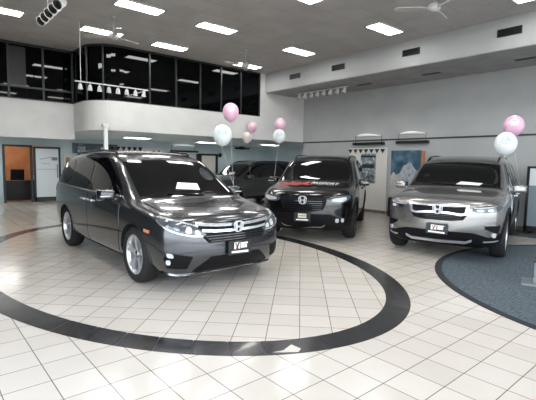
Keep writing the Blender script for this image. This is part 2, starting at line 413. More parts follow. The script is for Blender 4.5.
def vent(loc, sz, axis, label, nm='air_vent', slats=5):
    o = empty(nm, loc, 0, label, 'vent', 'dark wall vents' if nm == 'air_vent' else 'soffit slot vents')
    w, h = sz
    if axis == 'X':
        link('backing', bx((-.004, 0, 0), (.008, w, h)), 'black_trim', o)
        bm = bmesh.new()
        for s in (-1, 1): box(bm, (-.012, s*w/2, 0), (.024, .02, h+.02)); box(bm, (-.012, 0, s*h/2), (.024, w, .02))
        link('frame', bm, 'mullion', o)
        for i in range(slats): link('slat', bx((-.014, 0, -h/2+(i+.5)*h/slats), (.018, w-.02, .006), ry=.5), 'mullion', o)
    else:
        link('backing', bx((0, 0, -.004), (h, w, .008)), 'black_trim', o)
        link('frame', box(box(bmesh.new(), (-h/2, 0, -.006), (.012, w, .012)), (h/2, 0, -.006), (.012, w, .012)), 'mullion', o)
for y, lb in ((10.03, 'dark vent on the soffit face nearest the back corner'), (8.22, 'dark vent on the soffit face above the black vehicle, second from the back corner'),
              (5.87, 'dark vent on the soffit face above the gap between the two sport utility vehicles'), (3.6, 'dark vent on the soffit face nearest the right edge, largest in view')):
    vent((9.7, y, 4.405), (.46, .14), 'X', lb)
for y, lb in ((8.1, 'thin dark slot vent in the soffit underside beside the spotlight track'), (5.92, 'thin dark slot vent in the middle of the soffit underside'), (3.6, 'thin dark slot vent in the soffit underside at the right edge')):
    vent((10.8, y, 4.045), (.5, .12), 'Z', lb, 'slot_vent')

def uplight(loc, rz, ln, label):
    """black bar lamp on the wall carrying a white reflector bowl above it; local -Y looks into the room"""
    o = empty('bar_uplight', loc, rz, label, 'lamp', 'black bar wall uplights')
    link('bar_housing', bx((0, -.07, 0), (ln, .14, .085), bevel=.01), 'black_trim', o)
    bm = bmesh.new(); n = 14; rows = []
    for i in range(n+1):
        t = i/n; x = (t-.5)*ln*.82 - .02; d = .15*math.sin(PI*min(max(t*.96+.02, 0), 1))**.95
        rows.append([bm.verts.new((x, -.01-d*s, .272+.03*d/.15+.03*s*s*d/.15-.02*t)) for s in (0, .33, .66, 1)] + [bm.verts.new((x, -.01-d*s, .268+.03*s*s*d/.15-.02*t)) for s in (1, .66, .33, 0)])
    for a, b in zip(rows, rows[1:]):
        for k in range(8): bm.faces.new((a[k], a[(k+1) % 8], b[(k+1) % 8], b[k]))
    bm.faces.new(rows[0]); bm.faces.new(rows[-1][::-1])
    link('reflector', bm, 'uplight_white', o, True)
    for s in (-.46, .40):
        bm = bmesh.new(); tube(bm, [(s*ln, -.03, .03), (s*ln, -.03, .275)], .008, 6); link('stem', bm, 'mullion', o)
uplight((XR-.004, 8.44, 2.27), -PI/2, 1.20, 'black bar uplight with white reflector on the right wall above the white board')
uplight((XR-.004, 6.85, 2.28), -PI/2, 1.05, 'black bar uplight with white reflector on the right wall above the mountain banner')
uplight((9.75, YB-.004, 2.05), 0, 1.40, 'black bar uplight with white reflector on the back wall above the minivan windscreen')
o = empty('bar_lamp', (13.1, YB, 2.30), 0, 'short black bar lamp high on the back wall behind the far white balloon', 'lamp')
link('bar_housing', bx((0, -.06, 0), (.85, .12, .09), bevel=.01), 'black_trim', o); link('wall_plate', bx((0, -.008, .02), (.3, .016, .16)), 'mullion', o)
o = empty('round_speaker', (11.75, YB, 1.92), 0, 'small round black wall device between the minivan roof and the first balloons', 'speaker')
bm = bmesh.new(); lathe(bm, [(0, -.09), (.08, -.085), (.10, -.05), (.10, 0), (0, 0)], 'Y', 20); link('housing', bm, 'black_trim', o, True)
bm = bmesh.new(); lathe(bm, [(0, -.10), (.06, -.098), (.065, -.088), (0, -.088)], 'Y', 20); link('grille', bm, 'mullion', o, True)
# doorway far back
bm = bmesh.new(); box(bm, (10.55, YB-.02, .98), (.28, .05, 1.96)); box(bm, (11.55, YB-.02, .98), (.14, .05, 1.96)); box(bm, (11.05, YB-.02, 1.93), (1.1, .05, .09)); d = struct('door_2', bm, 'black_trim')
link('door_panel', bx((11.08, YB-.015, .94), (.80, .03, 1.88)), 'panel_white', d); link('door_handle', bx((11.4, YB-.05, 1.0), (.03, .05, .12)), 'metal_grey', d)
# strips of pictures on the back wall
o = empty('picture_board', (5.75, YB, 2.03), 0, 'long dark blue picture board on the back wall left of the white column', 'picture')
link('board', bx((0, -.02, 0), (1.75, .04, .40)), 'strip_dark', o)
for i, x in enumerate((-.55, -.1, .35)): link('photo_print', bx((x, -.044, -.04), (.3, .008, .2)), 'strip_white' if i != 1 else 'strip_dark', o)
o = empty('picture_board', (7.65, YB, 1.96), 0, 'pale picture board on the back wall right of the white column, above the minivan roof', 'picture')
link('board', bx((0, -.02, 0), (1.9, .04, .36)), 'panel_white', o)
link('blue_band', bx((-.25, -.044, -.06), (1.3, .008, .07)), 'fabric_blue', o)
bm = bmesh.new(); prism(bm, [(.40, -.12), (.58, .10), (.70, -.02), (.85, .12), (.93, -.12)], lambda u, v, w: (u, w, v), (-.05, -.04)); link('picture_shape', bm, 'strip_dark', o)
link('pale_line', bx((-.25, -.046, -.12), (1.25, .01, .03)), 'paper_white', o)
def bunting(loc, rz, n, sp, h, label, m='pennant_black', tri=True):
    o = empty('pennant_string', loc, rz, label, 'bunting', 'black pennant strings')
    bm = bmesh.new(); tube(bm, [(-n*sp/2, -.02, 0), (n*sp/2, -.02, 0)], .006, 6); link('cord', bm, 'string_white', o)
    for i in range(n):
        x = (i-(n-1)/2)*sp; bm = bmesh.new()
        prism(bm, [(x-sp*.42, 0), (x+sp*.42, 0), (x, -h)], lambda u, v, w: (u, w, v), (-.028, -.020)); link('pennant', bm, m, o)
bunting((7.0, YB-.05, 2.16), 0, 6, .24, .2, 'string of small black pennants over the pale picture board at the back')
o = empty('plaque', (4.70, YB, 1.5), 0, 'small framed figure picture on the back wall right of the glass door', 'picture')
link('frame', bx((0, -.012, 0), (.30, .024, .62)), 'panel_white', o)
bm = bmesh.new(); lathe(bm, [(0, -.04), (.07, -.035), (.08, -.024), (0, -.02)], 'Y', 16, (0, 0, .1)); box(bm, (0, -.03, -.03), (.16, .02, .18)); link('figure', bm, 'gold', o)
link('caption_plate', bx((0, -.03, -.24), (.22, .014, .1)), 'mullion', o)

# ------------------------------------------------------------------ right wall things
o = empty('display_board', (XR-.006, 8.46, 0), 0, 'tall white board against the right wall behind the black vehicle', 'board')
link('panel', bx((-.02, 0, 1.07), (.04, 1.5, 2.12)), 'panel_white', o)
link('skirting', bx((-.045, 0, .05), (.012, 1.5, .10)), 'baseboard', o)
bunting((XR-.05, 8.52, 2.09), -PI/2, 7, .215, .14, 'string of black triangular pennants along the top of the white board')
o = empty('poster', (XR-.0475, 8.43, 1.45), 0, 'grey and white printed poster on the white board under the pennants', 'poster')
link('sheet', bx((-.006, 0, 0), (.012, .60, .98)), 'strip_white', o)
link('header_band', bx((-.015, 0, .40), (.006, .58, .07)), 'ink_black', o)
link('dark_photo', bx((-.015, 0, -.30), (.006, .54, .30)), 'poster_photo', o)
rotX = Matrix.Rotation(PI/2, 4, 'X'); faceX = Matrix.Rotation(-PI/2, 4, 'Z') @ rotX   # text that faces -X
link('lettering_band', bx((-.015, 0, .08), (.006, .50, .13)), 'ink_black', o)
link('text_line', bx((-.015, 0, .27), (.006, .46, .03)), 'ink_grey', o); link('text_line', bx((-.015, 0, -.06), (.006, .46, .04)), 'ink_grey', o)
# mountain banner on a black stand
o = empty('banner_stand', (11.25, 6.83, 0), 0, 'tall banner with snowy mountain and clouds on blue behind the silver vehicle', 'banner')
link('banner_sheet', bx((0, 0, 1.29), (.03, .98, 1.46)), 'poster_sky', o)
bm = bmesh.new(); prism(bm, [(-.49, .75), (-.49, 1.32), (-.30, 1.50), (-.16, 1.70), (-.06, 1.62), (.06, 1.56), (.16, 1.36), (.30, 1.22), (.49, 1.12), (.49, .75)], lambda u, v, w: (w, u, v), (-.022, -.012))
link('mountain_print', bm, 'poster_mountain', o)
bm = bmesh.new(); prism(bm, [(-.2, .6), (-.1, .95), (.08, 1.12), (.16, 1.34), (.30, 1.28), (.38, 1.38), (.49, 1.22), (.49, .6)], lambda u, v, w: (w, u, v), (-.03, -.018)); link('cloud_print', bm, 'poster_cloud', o)
link('orange_edge', bx((.01, -.55, 1.45), (.04, .1, 1.1)), 'orange_edge', o)
link('base_panel', bx((0, .02, .29), (.10, 1.0, .58)), 'office_black', o)
# partition at the right edge
o = empty('office_partition', (11.2, 2.55, 0), 0, 'black framed grey partition panel at the right edge', 'partition')
bm = bmesh.new()
for y in (.98, -.98): box(bm, (0, y, .80), (.06, .055, 1.6))
for z in (1.58, .14): box(bm, (0, 0, z), (.06, 2.0, .05 if z > 1 else .10))
link('frame', bm, 'black_trim', o)
link('upper_pane', bx((0, 0, 1.36), (.025, 1.9, .42)), 'frosted', o); link('lower_panel', bx((0, 0, .67), (.03, 1.9, .96)), 'fabric_blue', o)
for y in (.9, -.9): link('foot', bx((0, y, .025), (.34, .06, .05)), 'black_trim', o)
o = link('floor_mat', bx((11.05, 2.7, .006), (1.0, 3.0, .012)), 'mat_dark'); tag(o, 'dark grey mat along the right wall under the partition', 'mat')
# carpet with dark edge
o = empty('showroom_carpet', (7.68, .26, 0), 0, 'large round blue grey carpet with black edge at the right', 'carpet')
bm = bmesh.new(); prism(bm, [(3.2*math.cos(2*PI*i/96), 3.2*math.sin(2*PI*i/96)) for i in range(96)], lambda u, v, w: (u, v, w), (.0, .004)); link('pile', bm, 'carpet', o)
bm = bmesh.new(); lathe(bm, [(3.17, 0), (3.17, .006), (3.25, .006), (3.27, .002), (3.27, 0)], seg=96, close=True); link('edge_binding', bm, 'carpet_edge', o)
o = empty('sign_stand', (6.42, 1.80, .0042), .3, 'low dark pedestal sign stand on the carpet at the right edge', 'stand')
link('base_plate', bx((0, 0, .012), (.42, .42, .024), bevel=.005), 'metal_grey', o); link('post', bx((.02, -.03, .16), (.12, .2, .28)), 'metal_grey', o)
link('top_cap', bx((.02, -.03, .31), (.16, .24, .02)), 'black_trim', o)

# ------------------------------------------------------------------ office furniture
o = empty('office_desk', (3.2, 18.35, 0), 0, 'dark desk in the office with the orange wall', 'desk')
link('desktop', bx((0, 0, .74), (1.7, .7, .04)), 'office_black', o); link('front_panel', bx((0, -.3, .38), (1.6, .03, .68)), 'office_black', o)
for x in (-.8, .8): link('side_panel', bx((x, 0, .36), (.04, .66, .72)), 'office_black', o)
def office_chair(loc, rz, label):
    o = empty('office_chair', loc, rz, label, 'chair', 'black office chairs')
    link('seat', bx((0, 0, .48), (.5, .5, .09), bevel=.03), 'office_black', o, True)
    link('backrest', bx((0, .25, .86), (.5, .08, .62), bevel=.035, rx=.1), 'office_black', o, True)
    for s in (-1, 1):
        bm = bmesh.new(); tube(bm, [(s*.26, -.12, .5), (s*.28, -.14, .68), (s*.28, .14, .68), (s*.26, .18, .55)], .018); link('armrest', bm, 'office_black', o, True)
    bm = bmesh.new(); tube(bm, [(0, 0, .44), (0, 0, .1)], .03); link('pedestal', bm, 'office_black', o, True)
    for k in range(5):
        a = 2*PI*k/5; bm = bmesh.new(); tube(bm, [(0, 0, .1), (.28*math.cos(a), .28*math.sin(a), .06)], .02)
        box(bm, (.28*math.cos(a), .28*math.sin(a), .03), (.05, .05, .06), bevel=.01); link('leg', bm, 'office_black', o)
office_chair((3.35, 19.0, 0), .2, 'black office chair behind the middle of the dark desk in the orange office')
office_chair((4.2, 19.1, 0), -.2, 'black office chair behind the right end of the dark desk, beside the glass door')
o = empty('paper_holder', (3.62, 18.2, .76), 0, 'small pale paper stand on the dark office desk', 'paper holder')
link('sheet', bx((0, 0, .1), (.14, .02, .2), rx=.2), 'paper_white', o); link('foot', bx((0, 0, .008), (.16, .1, .016)), 'office_black', o)

# ------------------------------------------------------------------ CARS
def chaikin(p, it=2, f=.22):
    for _ in range(it):
        q = []
        for i in range(len(p)):
            a, b = p[i], p[(i+1) % len(p)]
            q.append((a[0]+(b[0]-a[0])*f, a[1]+(b[1]-a[1])*f)); q.append((a[0]+(b[0]-a[0])*(1-f), a[1]+(b[1]-a[1])*(1-f)))
        p = q
    return p
class Car:
    """local frame: -x forward, +y the car's right, z up; design x runs backwards from the nose"""
    def __init__(s, root, L, stations, fcap, rcap, paint, wheels, wr, cutr):
        s.root, s.L, s.paint = root, L, paint
        bm = bmesh.new(); grid = []
        for st in stations:
            x, w0, z0, side, r1, zc = st[:6]; dx = st[6] if len(st) > 6 else 0
            half = [(0, z0, 0), (w0*.55, z0, 0), (w0, z0, 0)] + [(w, z, 0) for w, z in side] + [(r1[0], r1[1], dx*.75), (0, zc, dx)]
            pos = [bm.verts.new((x+d, y, z)) for y, z, d in half]
            neg = [pos[0]] + [bm.verts.new((x+d, -y, z)) for y, z, d in half[1:-1]] + [pos[-1]]
            grid.append((pos, neg))
        K = len(grid[0][0])
        for (p0, n0), (p1, n1) in zip(grid, grid[1:]):
            for k in range(K-1):
                bm.faces.new((p0[k], p0[k+1], p1[k+1], p1[k])); bm.faces.new((n0[k], n1[k], n1[k+1], n0[k+1]))
        for (p, n_), cap in ((grid[0], fcap), (grid[-1], rcap)):
            mid, nmid, cen = [p[1]], [n_[1]], [p[0]]
            for (zm, xm, zc_, xc), k in zip(cap, range(3, K-3)):
                ym = p[k].co.y*.58
                mid.append(bm.verts.new((xm, ym, zm))); nmid.append(bm.verts.new((xm, -ym, zm))); cen.append(bm.verts.new((xc, 0, zc_)))
            mid.append(p[K-2]); nmid.append(n_[K-2]); cen.append(p[K-1])
            po, no_ = p[2:K-2], n_[2:K-2]
            for k in range(len(mid)-1):
                for a, b in ((po, mid), (mid, cen), (cen, nmid), (nmid, no_)): bm.faces.new((a[k], a[k+1], b[k+1], b[k]))
        bmesh.ops.recalc_face_normals(bm, faces=bm.faces[:])
        me = bpy.data.meshes.new('body'); bm.to_mesh(me); bm.free()
        for p in me.polygons: p.use_smooth = True
        me.materials.append(M[paint]); me.materials.append(M['well_black'])
        o = bpy.data.objects.new('body', me); C.objects.link(o)
        sub = o.modifiers.new('s', 'SUBSURF'); sub.levels = 3; sub.render_levels = 3
        cuts = []
        dg = bpy.context.evaluated_depsgraph_get()
        raw = bpy.data.meshes.new_from_object(o.evaluated_get(dg))
        o.modifiers.clear(); o.data = raw
        for x in wheels:
            for sg in (1, -1):
                cb = bmesh.new(); lathe(cb, [(0, .58*sg), (cutr, .58*sg), (cutr, 1.3*sg), (0, 1.3*sg)], 'Y', 40, (x, 0, wr))
                bmesh.ops.recalc_face_normals(cb, faces=cb.faces[:])
                cm = bpy.data.meshes.new('cut'); cb.to_mesh(cm); cb.free(); cm.materials.append(M['well_black'])
                co = bpy.data.objects.new('cut', cm); C.objects.link(co); cuts.append(co)
                md = o.modifiers.new('b', 'BOOLEAN'); md.operation = 'DIFFERENCE'; md.object = co; md.solver = 'EXACT'; md.material_mode = 'TRANSFER'
        dg = bpy.context.evaluated_depsgraph_get()
        fin = bpy.data.meshes.new_from_object(o.evaluated_get(dg)); o.modifiers.clear(); o.data = fin; fin.name = 'body'
        for co in cuts: bpy.data.objects.remove(co)
        s.bvh = BVHTree.FromPolygons([v.co.copy() for v in raw.vertices], [list(p.vertices) for p in raw.polygons])
        s.nrm = [v.normal.copy() for v in raw.vertices]; s.raw = raw
        fin.transform(Matrix.Translation((-L/2, 0, 0))); o.parent = root; s.body = o
    # projectors: (u, v) -> (origin, direction)
    def front(s, u, v): d = Vector((1.1, -u, 0)).normalized(); return Vector((1.25, 0, v)) - d*4, d
    def rear(s, u, v): d = Vector((-1.1, -u, 0)).normalized(); return Vector((s.L-1.25, 0, v)) - d*4, d
    def ortho(s, u, v): return Vector((-3, u, v)), Vector((1, 0, 0))
    def side(s, sg): return lambda u, v: (Vector((u, 4*sg, v)), Vector((0, -sg, 0)))
    def top(s, u, v): return Vector((u, v, 5)), Vector((0, 0, -1))
    def hit(s, pr, u, v, off=0):
        o, d = pr(u, v); h = s.bvh.ray_cast(o, d)
        if h[0] is None: return None
        # smooth normal from the face's vertices
        p = s.raw.polygons[h[2]]; n = Vector((0, 0, 0))
        vs_ = list(p.vertices); w_ = poly_3d_calc([s.raw.vertices[i].co for i in vs_], h[0])
        for vi, q in zip(vs_, w_): n += s.nrm[vi]*q
        n.normalize()
        if n.dot(d) > 0: n = -n
        return h[0] + n*off, n
    def panel(s, name, poly, pr, off, thick, material, parent=None, res=.05, rnd=0, label=None):
        if rnd: poly = chaikin(poly, rnd)
        bm = bmesh.new(); bm.faces.new([bm.verts.new((u, v, 0)) for u, v in poly])
        bmesh.ops.triangulate(bm, faces=bm.faces[:])
        for ax in (0, 1):
            lo, hi = min(p[ax] for p in poly), max(p[ax] for p in poly); k = math.ceil(lo/res)
            while k*res < hi:
                co = [0, 0, 0]; no_ = [0, 0, 0]; co[ax] = k*res; no_[ax] = 1
                bmesh.ops.bisect_plane(bm, geom=bm.verts[:]+bm.edges[:]+bm.faces[:], plane_co=co, plane_no=no_, dist=1e-5); k += 1
        bmesh.ops.remove_doubles(bm, verts=bm.verts[:], dist=1e-4)
        nr = {}; bad = []
        for v in bm.verts:
            h = s.hit(pr, v.co.x, v.co.y, off)
            if h is None: bad.append(v)
            else: v.co, nr[v] = h
        if bad: bmesh.ops.delete(bm, geom=bad, context='VERTS')
        be = [e for e in bm.edges if len(e.link_faces) == 1]; mp = {}
        for e in be:
            for v in e.verts:
                if v not in mp: mp[v] = bm.verts.new(v.co - nr[v]*thick)
        sk = [bm.faces.new((e.verts[0], e.verts[1], mp[e.verts[1]], mp[e.verts[0]])) for e in be]
        bmesh.ops.recalc_face_normals(bm, faces=bm.faces[:])
        # the outer skin must face outwards
        fs = [f for f in bm.faces if f not in sk]
        if fs:
            f = fs[len(fs)//2]; n0 = nr.get(f.verts[0])
            if n0 is not None and f.normal.dot(n0) < 0: bmesh.ops.reverse_faces(bm, faces=bm.faces[:])
        skset = set(sk)
        for f in bm.faces: f.smooth = f not in skset
        bmesh.ops.split_edges(bm, edges=[e for e in bm.edges if any(f in skset for f in e.link_faces) and not all(f in skset for f in e.link_faces)])
        key = lambda q: (round(q.x, 5), round(q.y, 5), round(q.z, 5))
        nd = {key(v.co): q for v, q in nr.items() if v.is_valid}
        top_ = [any(f not in skset for f in v.link_faces) for v in bm.verts]; cn = [tuple(nd.get(key(v.co), (0, 0, 0))) if t_ else (0, 0, 0) for v, t_ in zip(bm.verts, top_)]
        me = bpy.data.meshes.new(name); bm.to_mesh(me); bm.free(); me.materials.append(M[material])
        me.normals_split_custom_set_from_vertices(cn)
        par = parent or s.root
        me.transform(Matrix.Translation((-s.L/2, 0, 0)))
        o = bpy.data.objects.new(name, me); C.objects.link(o); o.parent = par
        if label: o['label'] = label
        return o
    def both(s, name, poly, pr, *a, **k):
        out = []
        for sg in (1, -1):
            if pr == 'side': out.append(s.panel(name, poly, s.side(sg), *a, **k))
            else: out.append(s.panel(name, [(u*sg, v) for u, v in poly][::sg], pr, *a, **k))
        return out
    def add(s, name, bm, material, parent=None, smooth=True):
        bmesh.ops.translate(bm, verts=bm.verts[:], vec=(-s.L/2, 0, 0))
        return link(name, bm, material, parent or s.root, smooth)
    def wheel(s, x, y, r, w, rimmat, first, spokes=5):
        sg = 1 if y > 0 else -1
        if first is None or first[1] != sg:
            bm = bmesh.new(); ri = r*.69
            lathe(bm, [(ri, -w*.42), (ri+.03, -w*.5), (r-.035, -w*.5), (r-.008, -w*.38), (r, -w*.2), (r, w*.2), (r-.008, w*.38), (r-.035, w*.5), (ri+.03, w*.5), (ri, w*.42)], 'Y', 48, close=True)
            t = link('wheel', bm, 'rubber', s.root, True)
            bm = bmesh.new(); yo = sg*w*.40
            lathe(bm, [(ri-.03, -sg*w*.4), (ri+.004, -sg*w*.42), (ri+.004, yo+sg*.012), (ri-.012, yo+sg*.012), (ri-.03, yo-sg*.03)], 'Y', 48, close=True)
            for k in range(spokes):
                a0 = 2*PI*k/spokes + .3
                for da in (-.17, .17):
                    def mp(u, v, ww, a=a0, da=da):
                        th = a + da*min(1, u/ri)*1.0 ; rr = u
                        yy = yo - sg*.035*(1-min(1, u/ri))**1 - sg*ww
                        return (rr*math.cos(th)-v*math.sin(th), yy, rr*math.sin(th)+v*math.cos(th))
                    prism(bm, [(.03, -.028), (ri*.55, -.022), (ri-.006, -.026), (ri-.006, .026), (ri*.55, .022), (.03, .028)], mp, (0, .03))
            rim = link('alloy_rim', bm, rimmat, t)
            bm = bmesh.new(); lathe(bm, [(0, yo-sg*.005), (.035, yo-sg*.008), (.05, yo-sg*.022), (.05, yo-sg*.08), (0, yo-sg*.08)], 'Y', 24); link('hub_cap', bm, 'chrome_dark', t, True)
            bm = bmesh.new(); lathe(bm, [(0, yo-sg*.10), (ri*.78, yo-sg*.10), (ri*.78, yo-sg*.12), (0, yo-sg*.12)], 'Y', 32); link('brake_disc', bm, 'metal_grey', t)
            bm = bmesh.new(); lathe(bm, [(0, yo-sg*.14), (ri, yo-sg*.14), (ri, yo-sg*.15), (0, yo-sg*.15)], 'Y', 32); link('wheel_barrel', bm, 'well_black', t)
        else:
            t = copy_tree(first[0])
        t.location = (x-s.L/2, y, r)
        return (t, sg)
    def wheels4(s, xs, ty, r, w, rimmat, spokes=5):
        for sg in (1, -1):
            f = None
            for x in xs: g = s.wheel(x, sg*ty, r, w, rimmat, f, spokes); f = f or g
    def mirror(s, x, y, z, material):
        for sg in (1, -1):
            bm = bmesh.new(); bmesh.ops.create_cube(bm, size=1, matrix=Matrix.Translation((x, sg*(y+.12), z)) @ Matrix.Diagonal((.15, .25, .17, 1)))
            for v in bm.verts:
                if v.co.x < x: v.co.y = sg*(y+.12) + (v.co.y - sg*(y+.12))*.8; v.co.z = z + (v.co.z-z)*.8
            bmesh.ops.bevel(bm, geom=bm.edges[:], offset=.045, segments=4, affect='EDGES', profile=.6)
            sh = s.add('side_mirror', bm, material)
            bm = bmesh.new(); box(bm, (x+.082, sg*(y+.12), z), (.012, .22, .145), bevel=.004); s.add('mirror_glass', bm, 'chrome', sh, False)
            bm = bmesh.new(); box(bm, (x+.0, sg*(y-.02), z-.065), (.08, .13, .05), bevel=.015); s.add('mirror_arm', bm, 'gloss_black', sh)
            bm = bmesh.new(); box(bm, (x-.07, sg*(y+.16), z-.01), (.03, .14, .018), bevel=.005); s.add('turn_signal', bm, 'lamp_white', sh)
    def emblem(s, z, sc=1., u=0.):
        """rounded frame with an H, sitting on the grille"""
        p, n = s.hit(s.front, u, z, .046)
        p.x -= .0; root_m = Matrix.Translation((p.x - s.L/2, p.y, p.z)) @ Matrix.Rotation(-.12, 4, 'Y')
        def mp(u, v, w): q = root_m @ Vector((-w, u, v)); return q
        outer = chaikin([(-.085*sc, .075*sc), (.085*sc, .075*sc), (.065*sc, -.075*sc), (-.065*sc, -.075*sc)], 2)
        inner = [(a*.83, b*.83) for a, b in outer]
        bm = bmesh.new()
        for i in range(len(outer)):
            j = (i+1) % len(outer); prism(bm, [outer[i], outer[j], inner[j], inner[i]], mp, (0, .014))
        prism(bm, [(-.056*sc, .054*sc), (-.030*sc, .054*sc), (-.022*sc, .008*sc), (.022*sc, .008*sc), (.030*sc, .054*sc), (.056*sc, .054*sc), (.046*sc, -.054*sc), (.020*sc, -.054*sc), (.022*sc, -.014*sc), (-.022*sc, -.014*sc), (-.020*sc, -.054*sc), (-.046*sc, -.054*sc)], mp, (0, .014))
        em = link('emblem', bm, 'emblem_silver', s.root)
        bm = bmesh.new(); prism(bm, [(a*.95, b*.95) for a, b in outer], mp, (-.02, .003)); link('emblem_backing', bm, 'gloss_black', em)
    def plate(s, z, style):
        p, n = s.hit(s.front, 0, z, .03)
        mt = Matrix.Translation((p.x - s.L/2 - .004, 0, z)) @ Matrix.Rotation(0, 4, 'Y')
        bm = bmesh.new(); box(bm, (0, 0, 0), (.03, .34, .18), bevel=.006); bmesh.ops.transform(bm, matrix=mt, verts=bm.verts[:])
        pl = link('dealer_plate', bm, 'plate_black', s.root)
        tf = mt @ Matrix.Translation((-.0165, 0, 0)) @ faceX
        def rect(nm, y, zz, w, h, m, r=0):
            b2 = bmesh.new(); box(b2, (-.017, y, zz), (.004, w, h), rx=r); bmesh.ops.transform(b2, matrix=mt, verts=b2.verts[:]); return link(nm, b2, m, pl)
        if style == 'red':
            rect('white_mark', .045, .025, .09, .085, 'paper_white'); rect('red_slash', .04, .02, .022, .11, 'red_print', .5); rect('red_slash', .05, .015, .018, .1, 'red_print', -.5)
            rect('white_mark', -.065, .05, .11, .018, 'paper_white'); rect('blue_mark', -.06, .012, .09, .045, 'frosted')
            rect('white_strip', 0, -.055, .26, .026, 'paper_white', .04)
        else:
            rect('cream_sign', 0, .03, .17, .085, 'cream_print'); rect('dark_line', 0, .03, .14, .02, 'ink_grey'); rect('white_strip', 0, -.05, .24, .024, 'paper_white')

Car.front.__doc__ = None
def ring_poly(x, z, r0, r1, a0, a1, k=22):
    A = [a0+(a1-a0)*i/k for i in range(k+1)]
    return [(x+r1*math.cos(a), z+r1*math.sin(a)) for a in A] + [(x+r0*math.cos(a), z+r0*math.sin(a)) for a in A[::-1]]
def strip(pts, h):
    return [(u, v+h/2) for u, v in pts] + [(u, v-h/2) for u, v in pts[::-1]]

# --- graphite minivan
def S(x, w0, z0, s1, s2, s3, g1, g2, r1, zc, dx=0): return (x, w0, z0, [s1, s2, s3, g1, g2], r1, zc, dx)
van_st = [
 S(.20, .76, .17, (.88, .34), (.89, .62), (.865, .75), (.80, .835), (.70, .875), (.40, .905), .915, -.08),
 S(.50, .88, .18, (.955, .39), (.975, .69), (.945, .85), (.88, .92), (.77, .955), (.43, .985), .99),
 S(.90, .92, .19, (.985, .42), (1.0, .73), (.965, .93), (.90, .985), (.785, 1.015), (.44, 1.04), 1.045),
 S(1.13, .92, .20, (.985, .42), (1.0, .75), (.97, .97), (.905, 1.02), (.81, 1.055), (.46, 1.075), 1.085),
 S(1.70, .92, .20, (.985, .42), (1.0, .77), (.98, 1.02), (.925, 1.10), (.80, 1.405), (.55, 1.44), 1.45),
 S(2.15, .92, .20, (.985, .42), (1.0, .78), (.985, 1.03), (.935, 1.11), (.775, 1.645), (.57, 1.70), 1.71),
 S(2.8, .92, .20, (.985, .42), (1.0, .79), (.985, 1.05), (.94, 1.12), (.785, 1.69), (.58, 1.75), 1.76),
 S(3.8, .92, .20, (.985, .42), (1.0, .80), (.985, 1.07), (.94, 1.14), (.785, 1.68), (.58, 1.74), 1.75),
 S(4.55, .91, .22, (.98, .44), (1.0, .80), (.98, 1.09), (.93, 1.16), (.76, 1.65), (.56, 1.70), 1.71),
 S(4.93, .84, .26, (.93, .46), (.95, .80), (.93, 1.08), (.87, 1.16), (.70, 1.57), (.50, 1.63), 1.64)]
van_f = [(.34, .06, .34, .015), (.58, .05, .58, .01), (.74, .08, .74, .04), (.83, .11, .845, .075)]
van_r = [(.46, 5.16, .46, 5.20), (.80, 5.15, .80, 5.19), (1.08, 5.06, 1.08, 5.09), (1.22, 5.02, 1.22, 5.05)]
VANX, VANY = 3.14, 4.20
root = empty('minivan', (VANX, VANY+2.58, 0), PI/2, 'dark grey minivan parked inside the black granite ring', 'car')
c = Car(root, 5.16, van_st, van_f, van_r, 'paint_graphite', (.97, 3.97), .37, .405)
c.wheels4((.97, 3.97), .865, .37, .23, 'alloy')
c.mirror(1.62, .96, 1.10, 'paint_graphite')
